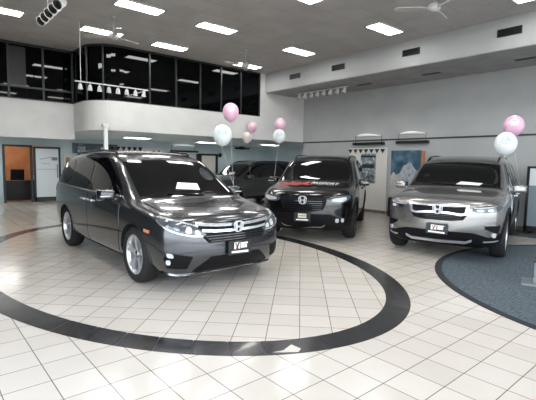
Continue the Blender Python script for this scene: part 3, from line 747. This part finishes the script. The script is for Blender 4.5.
# glass
c.panel('windshield', [(-.78, 1.085), (-.40, 1.07), (0, 1.065), (.40, 1.07), (.78, 1.085), (.69, 1.555), (.35, 1.59), (0, 1.60), (-.35, 1.59), (-.69, 1.555)], c.ortho, .004, .012, 'car_glass', res=.06)
for sg in (1, -1):
    sd = c.side(sg)
    c.panel('window_trim', [(1.42, 1.085), (2.18, 1.585), (2.5, 1.625), (4.1, 1.62), (4.68, 1.57), (4.9, 1.30), (4.85, 1.14)], sd, .003, .01, 'gloss_black', rnd=1)
    fd = c.panel('front_door', [(1.50, .30), (1.42, .66), (1.46, 1.06), (2.74, 1.075), (2.76, .30)], sd, .006, .012, 'paint_graphite')
    rd = c.panel('sliding_door', [(2.775, .30), (2.755, 1.075), (3.78, 1.09), (3.72, .86), (3.50, .56), (3.46, .30)], sd, .006, .012, 'paint_graphite')
    c.panel('front_door_window', [(1.80, 1.115), (2.24, 1.545), (2.36, 1.585), (2.72, 1.592), (2.70, 1.115)], sd, .008, .01, 'car_glass', fd, rnd=1)
    c.panel('quarter_window', [(1.55, 1.11), (1.74, 1.12), (1.80, 1.24)], sd, .008, .01, 'car_glass')
    c.panel('sliding_door_window', [(2.81, 1.12), (2.84, 1.592), (3.72, 1.588), (3.78, 1.14)], sd, .008, .01, 'car_glass', rd, rnd=1)
    c.panel('rear_side_window', [(3.90, 1.16), (3.84, 1.585), (4.55, 1.55), (4.80, 1.32), (4.76, 1.18)], sd, .008, .01, 'car_glass', rnd=1)
    c.panel('belt_molding', strip([(1.46, 1.083), (2.7, 1.096), (3.8, 1.118), (4.84, 1.145)], .018), sd, .012, .014, 'chrome', res=.1)
    c.panel('rocker_panel', [(1.42, .20), (1.42, .275), (3.52, .275), (3.52, .20)], sd, .008, .012, 'plastic_black', res=.1)
    c.panel('side_marker', [(.545, .70), (.545, .74), (.66, .752), (.66, .715)], sd, .008, .012, 'amber')
    c.panel('wheel_arch', ring_poly(.97, .37, .405, .43, -.1, PI+.1), sd, .008, .02, 'paint_graphite'); c.panel('wheel_arch', ring_poly(3.97, .37, .405, .43, -.1, PI+.1), sd, .008, .02, 'paint_graphite')
    for x, dr in ((2.56, fd), (2.92, rd)):
        p, n_ = c.hit(sd, x, .955, .02); bm = bmesh.new(); box(bm, p, (.20, .035, .032), bevel=.01); c.add('door_handle', bm, 'chrome', dr)
    # character line
    c.panel('character_line', strip([(1.5, .90), (2.4, .93), (3.3, .95), (4.3, .96)], .012), sd, .011, .012, 'paint_graphite', res=.1)
    c.panel('tail_lamp', [(4.80, .98), (4.78, 1.10), (4.96, 1.18), (5.06, 1.16), (5.08, .98)], sd, .01, .02, 'tail_red')
c.panel('rear_window', [(-.62, 1.22), (.62, 1.22), (.52, 1.52), (-.52, 1.52)], lambda u, v: (Vector((9, u, v)), Vector((-1, 0, 0))), .004, .01, 'car_glass')
c.both('tail_lamp', [(.5, .98), (.5, 1.12), (.9, 1.16), (.9, 1.0)], c.rear, .01, .02, 'tail_red')
# front
c.panel('hood', [(.28, -.66), (.20, -.3), (.18, 0), (.20, .3), (.28, .66), (.5, .77), (.9, .80), (1.10, .80), (1.06, .4), (1.05, 0), (1.06, -.4), (1.10, -.80), (.9, -.80), (.5, -.77)], c.top, .006, .012, 'paint_graphite', res=.06)
c.panel('cowl', [(1.08, -.80), (1.065, 0), (1.08, .80), (1.18, .80), (1.14, 0), (1.18, -.80)], c.top, .004, .01, 'plastic_black')
HL = [(.40, .70), (.47, .675), (.60, .685), (.78, .72), (1.02, .785), (1.36, .885), (1.24, .905), (.98, .885), (.74, .858), (.56, .80), (.46, .745)]
hl = c.both('headlight', HL, c.front, .010, .03, 'lens', rnd=1)
c.both('headlight_chrome', strip([(.52, .80), (.62, .83), (.78, .862), (1.0, .885), (1.26, .902)], .016), c.front, .016, .02, 'chrome')
c.both('headlight_chrome', strip([(.46, .685), (.60, .695), (.78, .73), (1.0, .785), (1.25, .86)], .014), c.front, .016, .02, 'chrome')
c.both('headlight_reflector', [(.47, .705), (.56, .705), (.56, .76), (.52, .765)], c.front, .016, .02, 'lamp_white', rnd=1)
c.both('headlight_reflector', [(.60, .715), (.69, .735), (.67, .815), (.60, .795)], c.front, .016, .02, 'lamp_white', rnd=1)
c.both('headlight_reflector', chaikin([(.76, .755), (.85, .775), (.85, .84), (.76, .825)], 2), c.front, .016, .02, 'chrome_dark')
c.both('headlight_reflector', chaikin([(.93, .79), (1.02, .81), (1.02, .865), (.93, .855)], 2), c.front, .016, .02, 'chrome_dark')
c.panel('grille', [(-.52, .835), (-.48, .70), (-.38, .60), (.38, .60), (.48, .70), (.52, .835)], c.front, .008, .03, 'plastic_black')
for z in (.62, .65, .68): c.panel('grille_bar', strip([(-.34-(z-.6)*1.0, z), (.34+(z-.6)*1.0, z)], .012), c.front, .018, .012, 'gloss_black', res=.1)
c.panel('grille_wing', strip([(-.56, .828), (-.3, .805), (0, .795), (.3, .805), (.56, .828)], .036), c.front, .026, .03, 'chrome')
c.panel('grille_wing', strip([(-.47, .752), (-.3, .735), (0, .73), (.3, .735), (.47, .752)], .030), c.front, .026, .03, 'chrome')
c.emblem(.765, .95)
c.panel('lower_intake', [(-.60, .235), (-.56, .28), (-.34, .43), (.34, .43), (.56, .28), (.60, .235)], c.front, .008, .02, 'plastic_black')
c.both('fog_pocket', [(.58, .45), (.66, .30), (.98, .31), (1.04, .43), (.95, .505)], c.front, .008, .02, 'plastic_black')
c.both('fog_lamp', [(.84, .44), (.95, .445), (.97, .50), (.87, .495)], c.front, .018, .02, 'lamp_white', rnd=1)
c.both('fog_lamp', chaikin([(.90, .355), (.98, .355), (.98, .415), (.90, .415)], 2), c.front, .018, .02, 'lamp_white')
c.panel('bumper_lip', strip([(-1.2, .225), (-.8, .20), (-.6, .205), (-.4, .225), (.4, .225), (.6, .205), (.8, .20), (1.2, .225)], .018), c.front, .020, .03, 'chrome_dark')
c.plate(.515, 'red')
for sg in (-.15, -.75):
    bm = bmesh.new(); a = c.hit(c.ortho, sg, 1.09, .012)[0]; b = c.hit(c.ortho, sg+.55, 1.115, .012)[0]; tube(bm, [a, (a+b)/2+Vector((-.004, 0, 0)), b], .009, 6); c.add('wiper', bm, 'plastic_black')
for sg in (1, -1):
    pts = [c.hit(c.top, x, sg*.62, .03)[0] for x in (2.35, 2.45, 3.0, 3.6, 4.2, 4.5)]; pts[0].z -= .03; pts[-1].z -= .03
    bm = bmesh.new(); tube(bm, pts, .016, 8); c.add('roof_rail', bm, 'gloss_black')
van = c

# --- sport utility shape shared by the three others
suv_st = [
 S(.18, .72, .22, (.83, .40), (.84, .70), (.835, .86), (.80, .935), (.73, .98), (.43, 1.01), 1.02, -.06),
 S(.48, .89, .24, (.95, .45), (.965, .75), (.95, .94), (.90, 1.015), (.80, 1.05), (.45, 1.075), 1.085),
 S(.93, .93, .26, (.99, .48), (1.0, .80), (.98, 1.01), (.925, 1.07), (.82, 1.10), (.46, 1.125), 1.135),
 S(1.30, .93, .26, (.99, .48), (1.0, .82), (.98, 1.05), (.93, 1.11), (.84, 1.14), (.47, 1.165), 1.175),
 S(1.72, .93, .26, (.99, .48), (1.0, .83), (.985, 1.08), (.94, 1.15), (.83, 1.44), (.57, 1.48), 1.49),
 S(2.12, .93, .26, (.99, .48), (1.0, .84), (.985, 1.10), (.94, 1.165), (.80, 1.70), (.59, 1.755), 1.765),
 S(2.8, .93, .26, (.99, .48), (1.0, .84), (.985, 1.11), (.94, 1.175), (.80, 1.75), (.60, 1.81), 1.82),
 S(3.8, .93, .26, (.99, .48), (1.0, .84), (.985, 1.12), (.94, 1.185), (.80, 1.745), (.60, 1.80), 1.81),
 S(4.45, .92, .30, (.98, .50), (.99, .84), (.98, 1.13), (.93, 1.20), (.78, 1.71), (.58, 1.76), 1.77),
 S(4.78, .84, .34, (.93, .52), (.94, .84), (.92, 1.12), (.87, 1.20), (.71, 1.60), (.50, 1.66), 1.67)]
suv_f = [(.40, .05, .40, .01), (.68, .04, .68, .0), (.85, .05, .85, .01), (.94, .07, .95, .04)]
suv_r = [(.52, 4.97, .52, 5.01), (.84, 4.97, .84, 5.01), (1.12, 4.90, 1.12, 4.93), (1.25, 4.87, 1.25, 4.90)]
def suv_common(root, paint, clad, rim, glass_trim, belt, handle, mir, wheels=True):
    c = Car(root, 4.98, suv_st, suv_f, suv_r, paint, (.93, 3.75), .385, .43)
    c.wheels4((.93, 3.75), .855, .385, .245, rim, 5)
    c.mirror(1.68, .965, 1.17, mir)
    c.panel('windshield', [(-.80, 1.185), (-.40, 1.17), (0, 1.165), (.40, 1.17), (.80, 1.185), (.72, 1.61), (.36, 1.65), (0, 1.66), (-.36, 1.65), (-.72, 1.61)], c.ortho, .004, .012, 'car_glass', res=.06)
    for sg in (1, -1):
        sd = c.side(sg)
        c.panel('window_trim', [(1.50, 1.14), (2.14, 1.64), (2.5, 1.68), (3.9, 1.68), (4.5, 1.62), (4.72, 1.40), (4.66, 1.22)], sd, .003, .01, 'gloss_black', rnd=1)
        fd = c.panel('front_door', [(1.47, .40), (1.42, .7), (1.50, 1.11), (2.70, 1.13), (2.72, .40)], sd, .006, .012, paint)
        rd = c.panel('rear_door', [(2.735, .40), (2.715, 1.13), (3.66, 1.145), (3.55, .95), (3.28, .66), (3.22, .40)], sd, .006, .012, paint)
        c.panel('front_door_window', [(1.74, 1.17), (2.18, 1.595), (2.30, 1.635), (2.68, 1.64), (2.66, 1.175)], sd, .008, .01, 'car_glass', fd, rnd=1)
        c.panel('rear_door_window', [(2.77, 1.175), (2.80, 1.64), (3.50, 1.64), (3.60, 1.20)], sd, .008, .01, 'car_glass', rd, rnd=1)
        c.panel('rear_side_window', [(3.70, 1.22), (3.60, 1.635), (4.3, 1.60), (4.58, 1.42), (4.5, 1.25)], sd, .008, .01, 'car_glass', rnd=1)
        c.panel('belt_molding', strip([(1.52, 1.135), (2.7, 1.15), (3.6, 1.165), (4.62, 1.20)], .016), sd, .012, .014, belt, res=.1)
        c.panel('rocker_cladding', [(1.40, .26), (1.40, .40), (3.28, .40), (3.28, .26)], sd, .010, .016, clad, res=.1)
        for x in (.93, 3.75): c.panel('wheel_arch', ring_poly(x, .385, .43, .50, -.12, PI+.12), sd, .012, .02, clad)
        for x, dr in ((2.52, fd), (3.38, rd)):
            p, n_ = c.hit(sd, x, 1.0, .02); bm = bmesh.new(); box(bm, p, (.20, .035, .032), bevel=.01); c.add('door_handle', bm, handle, dr)
        c.panel('tail_lamp', [(4.55, 1.02), (4.55, 1.16), (4.80, 1.2), (4.86, 1.02)], sd, .01, .02, 'tail_red')
        pts = [c.hit(c.top, x, sg*.66, .03)[0] for x in (2.15, 2.4, 2.8, 3.4, 4.0, 4.3)]; pts[0].z -= .035; pts[-1].z -= .03
        bm = bmesh.new(); tube(bm, pts, .02, 8); c.add('roof_rail', bm, 'gloss_black' if clad != 'none' else 'chrome')
    c.panel('rear_window', [(-.62, 1.27), (.62, 1.27), (.52, 1.55), (-.52, 1.55)], lambda u, v: (Vector((9, u, v)), Vector((-1, 0, 0))), .004, .01, 'car_glass')
    c.panel('hood', [(.20, -.72), (.14, -.3), (.12, 0), (.14, .3), (.20, .72), (.5, .80), (1.0, .83), (1.30, .83), (1.25, .4), (1.24, 0), (1.25, -.4), (1.30, -.83), (1.0, -.83), (.5, -.80)], c.top, .006, .012, paint, res=.06)
    c.panel('cowl', [(1.27, -.82), (1.255, 0), (1.27, .82), (1.36, .82), (1.32, 0), (1.36, -.82)], c.top, .004, .01, 'plastic_black')
    for u in (-.15, -.75):
        bm = bmesh.new(); a = c.hit(c.ortho, u, 1.21, .012)[0]; b = c.hit(c.ortho, u+.55, 1.235, .012)[0]; tube(bm, [a, (a+b)/2+Vector((-.004, 0, 0)), b], .009, 6); c.add('wiper', bm, 'plastic_black')
    return c
def heading(nose, ang, L=4.98): return (nose[0]+math.cos(ang)*L/2, nose[1]+math.sin(ang)*L/2, 0)

# silver one
a = math.radians(16); nose = (7.60-.93*math.cos(a)-.02, 3.68-.93*math.sin(a))
root = empty('sport_utility_vehicle', heading(nose, a), a, 'silver sport utility vehicle facing left with one front wheel on the carpet', 'car')
c = pilot = suv_common(root, 'paint_silver', 'plastic_black', 'alloy', 'gloss_black', 'chrome', 'chrome', 'paint_silver')
c.both('headlight', [(0.475, .86), (0.528, .835), (0.748, .83), (0.968, .85), (1.250, .92), (1.012, .955), (0.748, .94), (0.510, .92)], c.front, .012, .03, 'lens', rnd=1)
c.both('headlight_chrome', strip([(0.510, .90), (0.748, .915), (0.986, .935)], .016), c.front, .018, .02, 'chrome')
c.both('headlight_reflector', [(0.546, .845), (0.669, .84), (0.669, .885), (0.546, .888)], c.front, .018, .02, 'chrome_dark', rnd=1)
c.both('headlight_reflector', [(0.739, .845), (0.862, .85), (0.862, .895), (0.739, .89)], c.front, .018, .02, 'lamp_white', rnd=1)
c.panel('grille', [(-0.416, .79), (-0.336, .675), (0.336, .675), (0.416, .79), (0.432, .93), (-0.432, .93)], c.front, .010, .03, 'plastic_black', rnd=1)
for z in (.70, .73, .76): c.panel('grille_bar', strip([(-.33, z), (.33, z)], .010), c.front, .018, .012, 'gloss_black', res=.1)
c.panel('grille_wing', strip([(-0.448, .925), (-0.240, .915), (0.000, .91), (0.240, .915), (0.448, .925)], .026), c.front, .03, .03, 'chrome')
c.panel('grille_wing', strip([(-0.400, .80), (-0.320, .785), (-0.160, .805), (0.000, .81), (0.160, .805), (0.320, .785), (0.400, .80)], .034), c.front, .03, .03, 'chrome')
c.both('grille_wing', [(0.368, .79), (0.404, .79), (0.448, .915), (0.400, .93)], c.front, .032, .03, 'chrome')
c.emblem(.855, 1.05)
c.panel('lower_bumper', [(-1.15, .24), (-1.3, .36), (-1.24, .50), (-.80, .43), (-.50, .50), (.50, .50), (.80, .43), (1.24, .50), (1.3, .36), (1.15, .24)], c.front, .010, .02, 'plastic_black')
c.both('fog_pocket', [(0.699, .57), (0.975, .49), (1.067, .50), (1.086, .62), (0.699, .625)], c.front, .012, .02, 'plastic_black')
c.both('fog_trim', strip([(0.681, .625), (1.049, .63)], .016), c.front, .02, .02, 'chrome_dark')
c.both('fog_lamp', chaikin([(0.856, .43), (0.966, .43), (0.966, .505), (0.856, .505)], 2), c.front, .02, .02, 'lamp_white')
c.panel('skid_plate', strip([(-0.504, .375), (-0.420, .335), (0.000, .325), (0.420, .335), (0.504, .375)], .034), c.front, .03, .03, 'alloy')
c.both('bumper_trim', strip([(.70, .36), (1.1, .375)], .018), c.front, .022, .02, 'alloy')
c.plate(.53, 'red')

# black one
a = math.radians(33); nose = (6.765-.93*math.cos(a)-.03, 6.32-.93*math.sin(a)+.05)
root = empty('sport_utility_vehicle', heading(nose, a), a, 'black sport utility vehicle with red and white lettering across its hood', 'car')
c = passport = suv_common(root, 'paint_black', 'plastic_black', 'alloy_black', 'gloss_black', 'gloss_black', 'paint_black', 'paint_black')
c.both('headlight', [(0.440, .86), (0.510, .81), (0.748, .80), (0.986, .85), (1.250, .925), (1.012, .96), (0.748, .945), (0.493, .92)], c.front, .012, .03, 'lens', rnd=1)
c.both('headlight_reflector', [(0.528, .84), (0.748, .825), (0.924, .865), (0.924, .925), (0.748, .91), (0.546, .89)], c.front, .018, .02, 'lamp_white', rnd=1)  # pale area paints in the bright reflection on the headlight
c.panel('grille', [(-0.432, .79), (-0.352, .63), (0.352, .63), (0.432, .79), (0.432, .95), (-0.432, .95)], c.front, .010, .03, 'plastic_black', rnd=1)
for z in (.67, .71, .75, .79, .83): c.panel('grille_bar', strip([(-.35, z), (.35, z)], .012), c.front, .018, .012, 'gloss_black', res=.1)
c.panel('grille_wing', strip([(-0.448, .945), (-0.240, .935), (0.000, .93), (0.240, .935), (0.448, .945)], .022), c.front, .03, .03, 'gloss_black')
c.emblem(.85, 1.1)
c.panel('lower_bumper', [(-1.15, .24), (-1.3, .36), (-1.24, .52), (-.85, .48), (-.50, .58), (.50, .58), (.85, .48), (1.24, .52), (1.3, .36), (1.15, .24)], c.front, .010, .02, 'plastic_black')
c.both('fog_lamp', chaikin([(0.626, .42), (0.708, .42), (0.708, .50), (0.626, .50)], 2), c.front, .02, .02, 'lamp_white')
c.both('fog_lamp', chaikin([(0.764, .425), (0.846, .425), (0.846, .50), (0.764, .50)], 2), c.front, .02, .02, 'lamp_white')
c.panel('skid_plate', strip([(-0.420, .37), (-0.353, .325), (0.000, .315), (0.353, .325), (0.420, .37)], .03), c.front, .03, .03, 'chrome_dark')
c.plate(.51, 'cream')
# lettering on the hood: red script mark then white capitals, laid on the surface
def hood_sheet(c, name, polys, m, off=.012):
    for p in polys: c.panel(name, p, c.top, off, .006, m, res=.05)
hood_sheet(c, 'red_lettering', [[(.56, .60), (.70, .70), (1.16, .46), (1.06, .34)], [(.98, .74), (1.14, .66), (.84, .30), (.70, .38)],
                               [(.66, .30), (.80, .38), (1.16, .12), (1.08, .02)], [(1.00, .40), (1.14, .32), (.84, .0), (.72, .07)], [(.80, .46), (.95, .46), (.95, .26), (.80, .26)]], 'red_print')
lab = []
def hood_text(c, txt, size, u0, m):
    cu = bpy.data.curves.new('t', 'FONT'); cu.body = txt; cu.size = size; cu.align_x = 'CENTER'; cu.align_y = 'CENTER'; cu.shear = .25; cu.extrude = .0; cu.resolution_u = 2
    t = bpy.data.objects.new('tmp', cu); C.objects.link(t)
    me = bpy.data.meshes.new_from_object(t.evaluated_get(bpy.context.evaluated_depsgraph_get())); bpy.data.objects.remove(t); bpy.data.curves.remove(cu)
    bm = bmesh.new(); bm.from_mesh(me); bmesh.ops.triangulate(bm, faces=bm.faces[:])
    for v in bm.verts:
        h = c.hit(c.top, 1.0 + v.co.y*2.6, u0 - v.co.x, .016); v.co = h[0]
    r = bmesh.ops.extrude_face_region(bm, geom=bm.faces[:])
    for g in r['geom']:
        if isinstance(g, bmesh.types.BMVert): g.co.z += .003
    c.add('white_lettering', bm, m, None, False)
hood_text(c, 'PASSPORT', .125, -.27, 'paper_white')

# dark one far behind, under the mezzanine
root = empty('sport_utility_vehicle', (10.05, 12.85, 0), 0, 'dark grey sport utility vehicle at the back between minivan and black vehicle', 'car')
c = backcar = suv_common(root, 'paint_slate', 'plastic_black', 'alloy', 'gloss_black', 'gloss_black', 'paint_slate', 'paint_slate')
c.both('headlight', [(.60, .875), (.66, .83), (.95, .815), (1.35, .86), (1.8, .935), (1.5, .985), (1.0, .965), (.66, .945)], c.front, .012, .03, 'lens', rnd=1)
c.panel('grille', [(-.62, .80), (-.50, .64), (.50, .64), (.62, .80), (.60, .985), (-.60, .985)], c.front, .010, .03, 'plastic_black', rnd=1)
c.panel('grille_wing', strip([(-.62, .95), (0, .94), (.62, .95)], .03), c.front, .03, .03, 'chrome')
c.emblem(.86, 1.2)
c.panel('lower_bumper', [(-1.3, .26), (-1.5, .36), (-1.40, .55), (-.55, .52), (.55, .52), (1.40, .55), (1.5, .36), (1.3, .26)], c.front, .010, .02, 'plastic_black')
root.scale = (.925, .94, .915)

# papers on the dashboards, seen lying against the glass
def sheet(c, poly, label, name='price_sheet', off=.02):
    o = c.panel(name, poly, c.ortho, off, .004, 'paper_white')
    mw = Matrix.Translation(c.root.location) @ c.root.rotation_euler.to_matrix().to_4x4() @ Matrix.Diagonal((*c.root.scale, 1))
    o.parent = None; o.data.transform(mw); tag(o, label, 'paper', 'sheets of paper on the windscreens'); return o
sheet(van, [(.22, 1.17), (.12, 1.255), (-.20, 1.235), (-.16, 1.15)], 'white price sheet lying on the minivan windscreen, largest of the papers')
sheet(backcar, [(-.2, 1.21), (-.05, 1.30), (-.35, 1.33), (-.45, 1.25)], 'white paper on the windscreen of the dark vehicle at the back')
sheet(pilot, [(-.05, 1.22), (-.12, 1.27), (-.50, 1.25), (-.45, 1.21)], 'white paper low on the windscreen of the silver vehicle')

# ------------------------------------------------------------------ balloons
def balloon(loc, r, mm, pr, tie, label, group='party balloons on ribbons', tilt=0.):
    o = empty('balloon', loc, 0, label, 'balloon', group)
    prof = []
    for i in range(25):
        t = PI*i/24; rr = math.sin(t)*r; z = math.cos(t)*r*(1.08 if t < PI/2 else 1.22)
        if t > PI/2: rr *= 1-.10*((t-PI/2)/(PI/2))**2
        prof.append((max(rr, 0 if i in (0, 24) else .004), z))
    bm = bmesh.new(); lathe(bm, prof, seg=36); link('skin', bm, mm, o, True)
    zb = -r*1.22
    bm = bmesh.new(); lathe(bm, [(.004, zb+.012), (.006, zb), (.018, zb-.022), (.0, zb-.018)], seg=12); link('knot', bm, mm, o, True)
    # printed motif on the side facing the room: ring of blobs and a curl
    bm = bmesh.new()
    cam = Vector((0, 0, 1.58)) - Vector(loc); az = math.atan2(cam.y, cam.x)
    def spot(a, e, s):
        d = Vector((math.cos(e)*math.cos(az+a), math.cos(e)*math.sin(az+a), math.sin(e)))
        k = 1.08 if e > 0 else 1.15
        p = Vector((d.x*r, d.y*r, d.z*r*k))*1.004
        u = d.cross(Vector((0, 0, 1))).normalized(); v = u.cross(d)
        vs = [bm.verts.new(p + u*s*math.cos(2*PI*q/9) + v*s*math.sin(2*PI*q/9)) for q in range(9)]; cc = bm.verts.new(p+d*.004)
        for q in range(9): bm.faces.new((vs[q], vs[(q+1) % 9], cc))
    if pr:
        for q in range(11): spot(.42*math.cos(q*.6), .25+.30*math.sin(q*.6), r*.11)
        for q in range(7): spot(-.36+.12*q, .22+.10*math.sin(q*1.7), r*.11)
        link('printed_motif', bm, pr, o)
    else: bm.free()
    t = Vector(tie)-Vector(loc); s0 = Vector((0, 0, zb-.02)); bm = bmesh.new(); P_ = []
    for i in range(13):
        q = i/12; p = s0.lerp(t, q); p.x += .015*math.sin(q*7); p.y += .015*math.sin(q*5+1)
        P_.append(p)
    tube(bm, P_, .0022, 6); link('ribbon', bm, 'string_white', o, True)
def carpt(c, x, y, z):
    mw = Matrix.Translation(c.root.location) @ c.root.rotation_euler.to_matrix().to_4x4() @ Matrix.Diagonal((*c.root.scale, 1))
    return mw @ Vector((x-c.L/2, y, z))
tv = carpt(van, 1.62, -1.07, 1.19); tb = carpt(backcar, 1.68, -1.07, 1.26); tp = carpt(passport, 1.68, 1.07, 1.26); ts = carpt(pilot, 1.68, -1.07, 1.26)
balloon((4.61, 6.47, 2.52), .150, 'balloon_pink', 'balloon_pink_print', tv, 'large pink balloon over the minivan, upper of its pair')
balloon((4.28, 6.26, 2.07), .168, 'balloon_white', 'balloon_grey_print', tv, 'large white printed balloon over the minivan, lower of its pair')
balloon((8.87, 11.18, 2.784), .152, 'balloon_pink', 'balloon_pink_print', tb, 'small pink balloon with white print over the dark vehicle at the back')
balloon((8.65, 11.18, 2.42), .160, 'balloon_cream', 'balloon_pink_print', tb, 'cream white balloon over the dark vehicle at the back')
balloon((7.35, 8.12, 2.59), .140, 'balloon_pink', 'balloon_pink_print', tp, 'pink balloon at the left of the black vehicle roof, upper of its pair')
balloon((7.02, 7.78, 2.25), .155, 'balloon_white', 'balloon_grey_print', tp, 'white balloon at the left of the black vehicle roof, lower of its pair')
balloon((7.65, 2.68, 2.27), .152, 'balloon_pink', 'balloon_pink_print', ts, 'pink balloon over the silver vehicle at the right, upper of its pair')
balloon((7.30, 2.66, 1.96), .165, 'balloon_white', 'balloon_grey_print', ts, 'white balloon over the silver vehicle at the right, lower of its pair')

# ------------------------------------------------------------------ daylight and camera
w = bpy.data.worlds.new('sky'); scene.world = w; w.use_nodes = True
n, l = w.node_tree.nodes, w.node_tree.links; bg = n['Background']
tc = n.new('ShaderNodeTexCoord'); sx = n.new('ShaderNodeSeparateXYZ'); rp = n.new('ShaderNodeValToRGB')
mr = n.new('ShaderNodeMapRange'); mr.inputs['From Min'].default_value = -1; mr.inputs['From Max'].default_value = 1
e = rp.color_ramp.elements
e[0].position = .0; e[0].color = (.25, .25, .25, 1); e[1].position = 1; e[1].color = (.62, .78, 1, 1)
for p, cc in ((.485, (.40, .40, .39)), (.515, (.80, .86, .92)), (.7, (.78, .88, 1.0))):
    q = e.new(p); q.color = (*cc, 1)
l.new(tc.outputs['Generated'], sx.inputs[0]); l.new(sx.outputs['Z'], mr.inputs['Value']); l.new(mr.outputs[0], rp.inputs['Fac'])
l.new(rp.outputs['Color'], bg.inputs['Color']); bg.inputs['Strength'].default_value = 1.9

F, PITCH, ROLL, YAW = 418.26, .08831, .016493, -.710
cd = bpy.data.cameras.new('camera'); cam = bpy.data.objects.new('camera', cd); C.objects.link(cam)
cd.sensor_fit = 'HORIZONTAL'; cd.sensor_width = 36; cd.lens = F/536*36; cd.clip_end = 200; cd.clip_start = .05
cp, sp, cr, sr = math.cos(PITCH), math.sin(PITCH), math.cos(ROLL), math.sin(ROLL)
right = Vector((cr, sr*sp, sr*cp)); up = Vector((-sr, cr*sp, cr*cp)); fw = Vector((0, cp, -sp))
rz = Matrix.Rotation(YAW, 3, 'Z')
mr_ = Matrix((rz @ right, rz @ up, rz @ (-fw))).transposed()
cam.matrix_world = Matrix.Translation((0, 0, 1.58)) @ mr_.to_4x4()
scene.camera = cam
vs = scene.view_settings; vs.view_transform = 'Standard'; vs.look = 'None'; vs.exposure = 1.72; vs.gamma = 1; vs.use_curve_mapping = False
scene.cycles.max_bounces = 8; scene.cycles.diffuse_bounces = 5; scene.cycles.glossy_bounces = 4
scene.cycles.use_denoising = True; scene.cycles.sample_clamp_indirect = 8
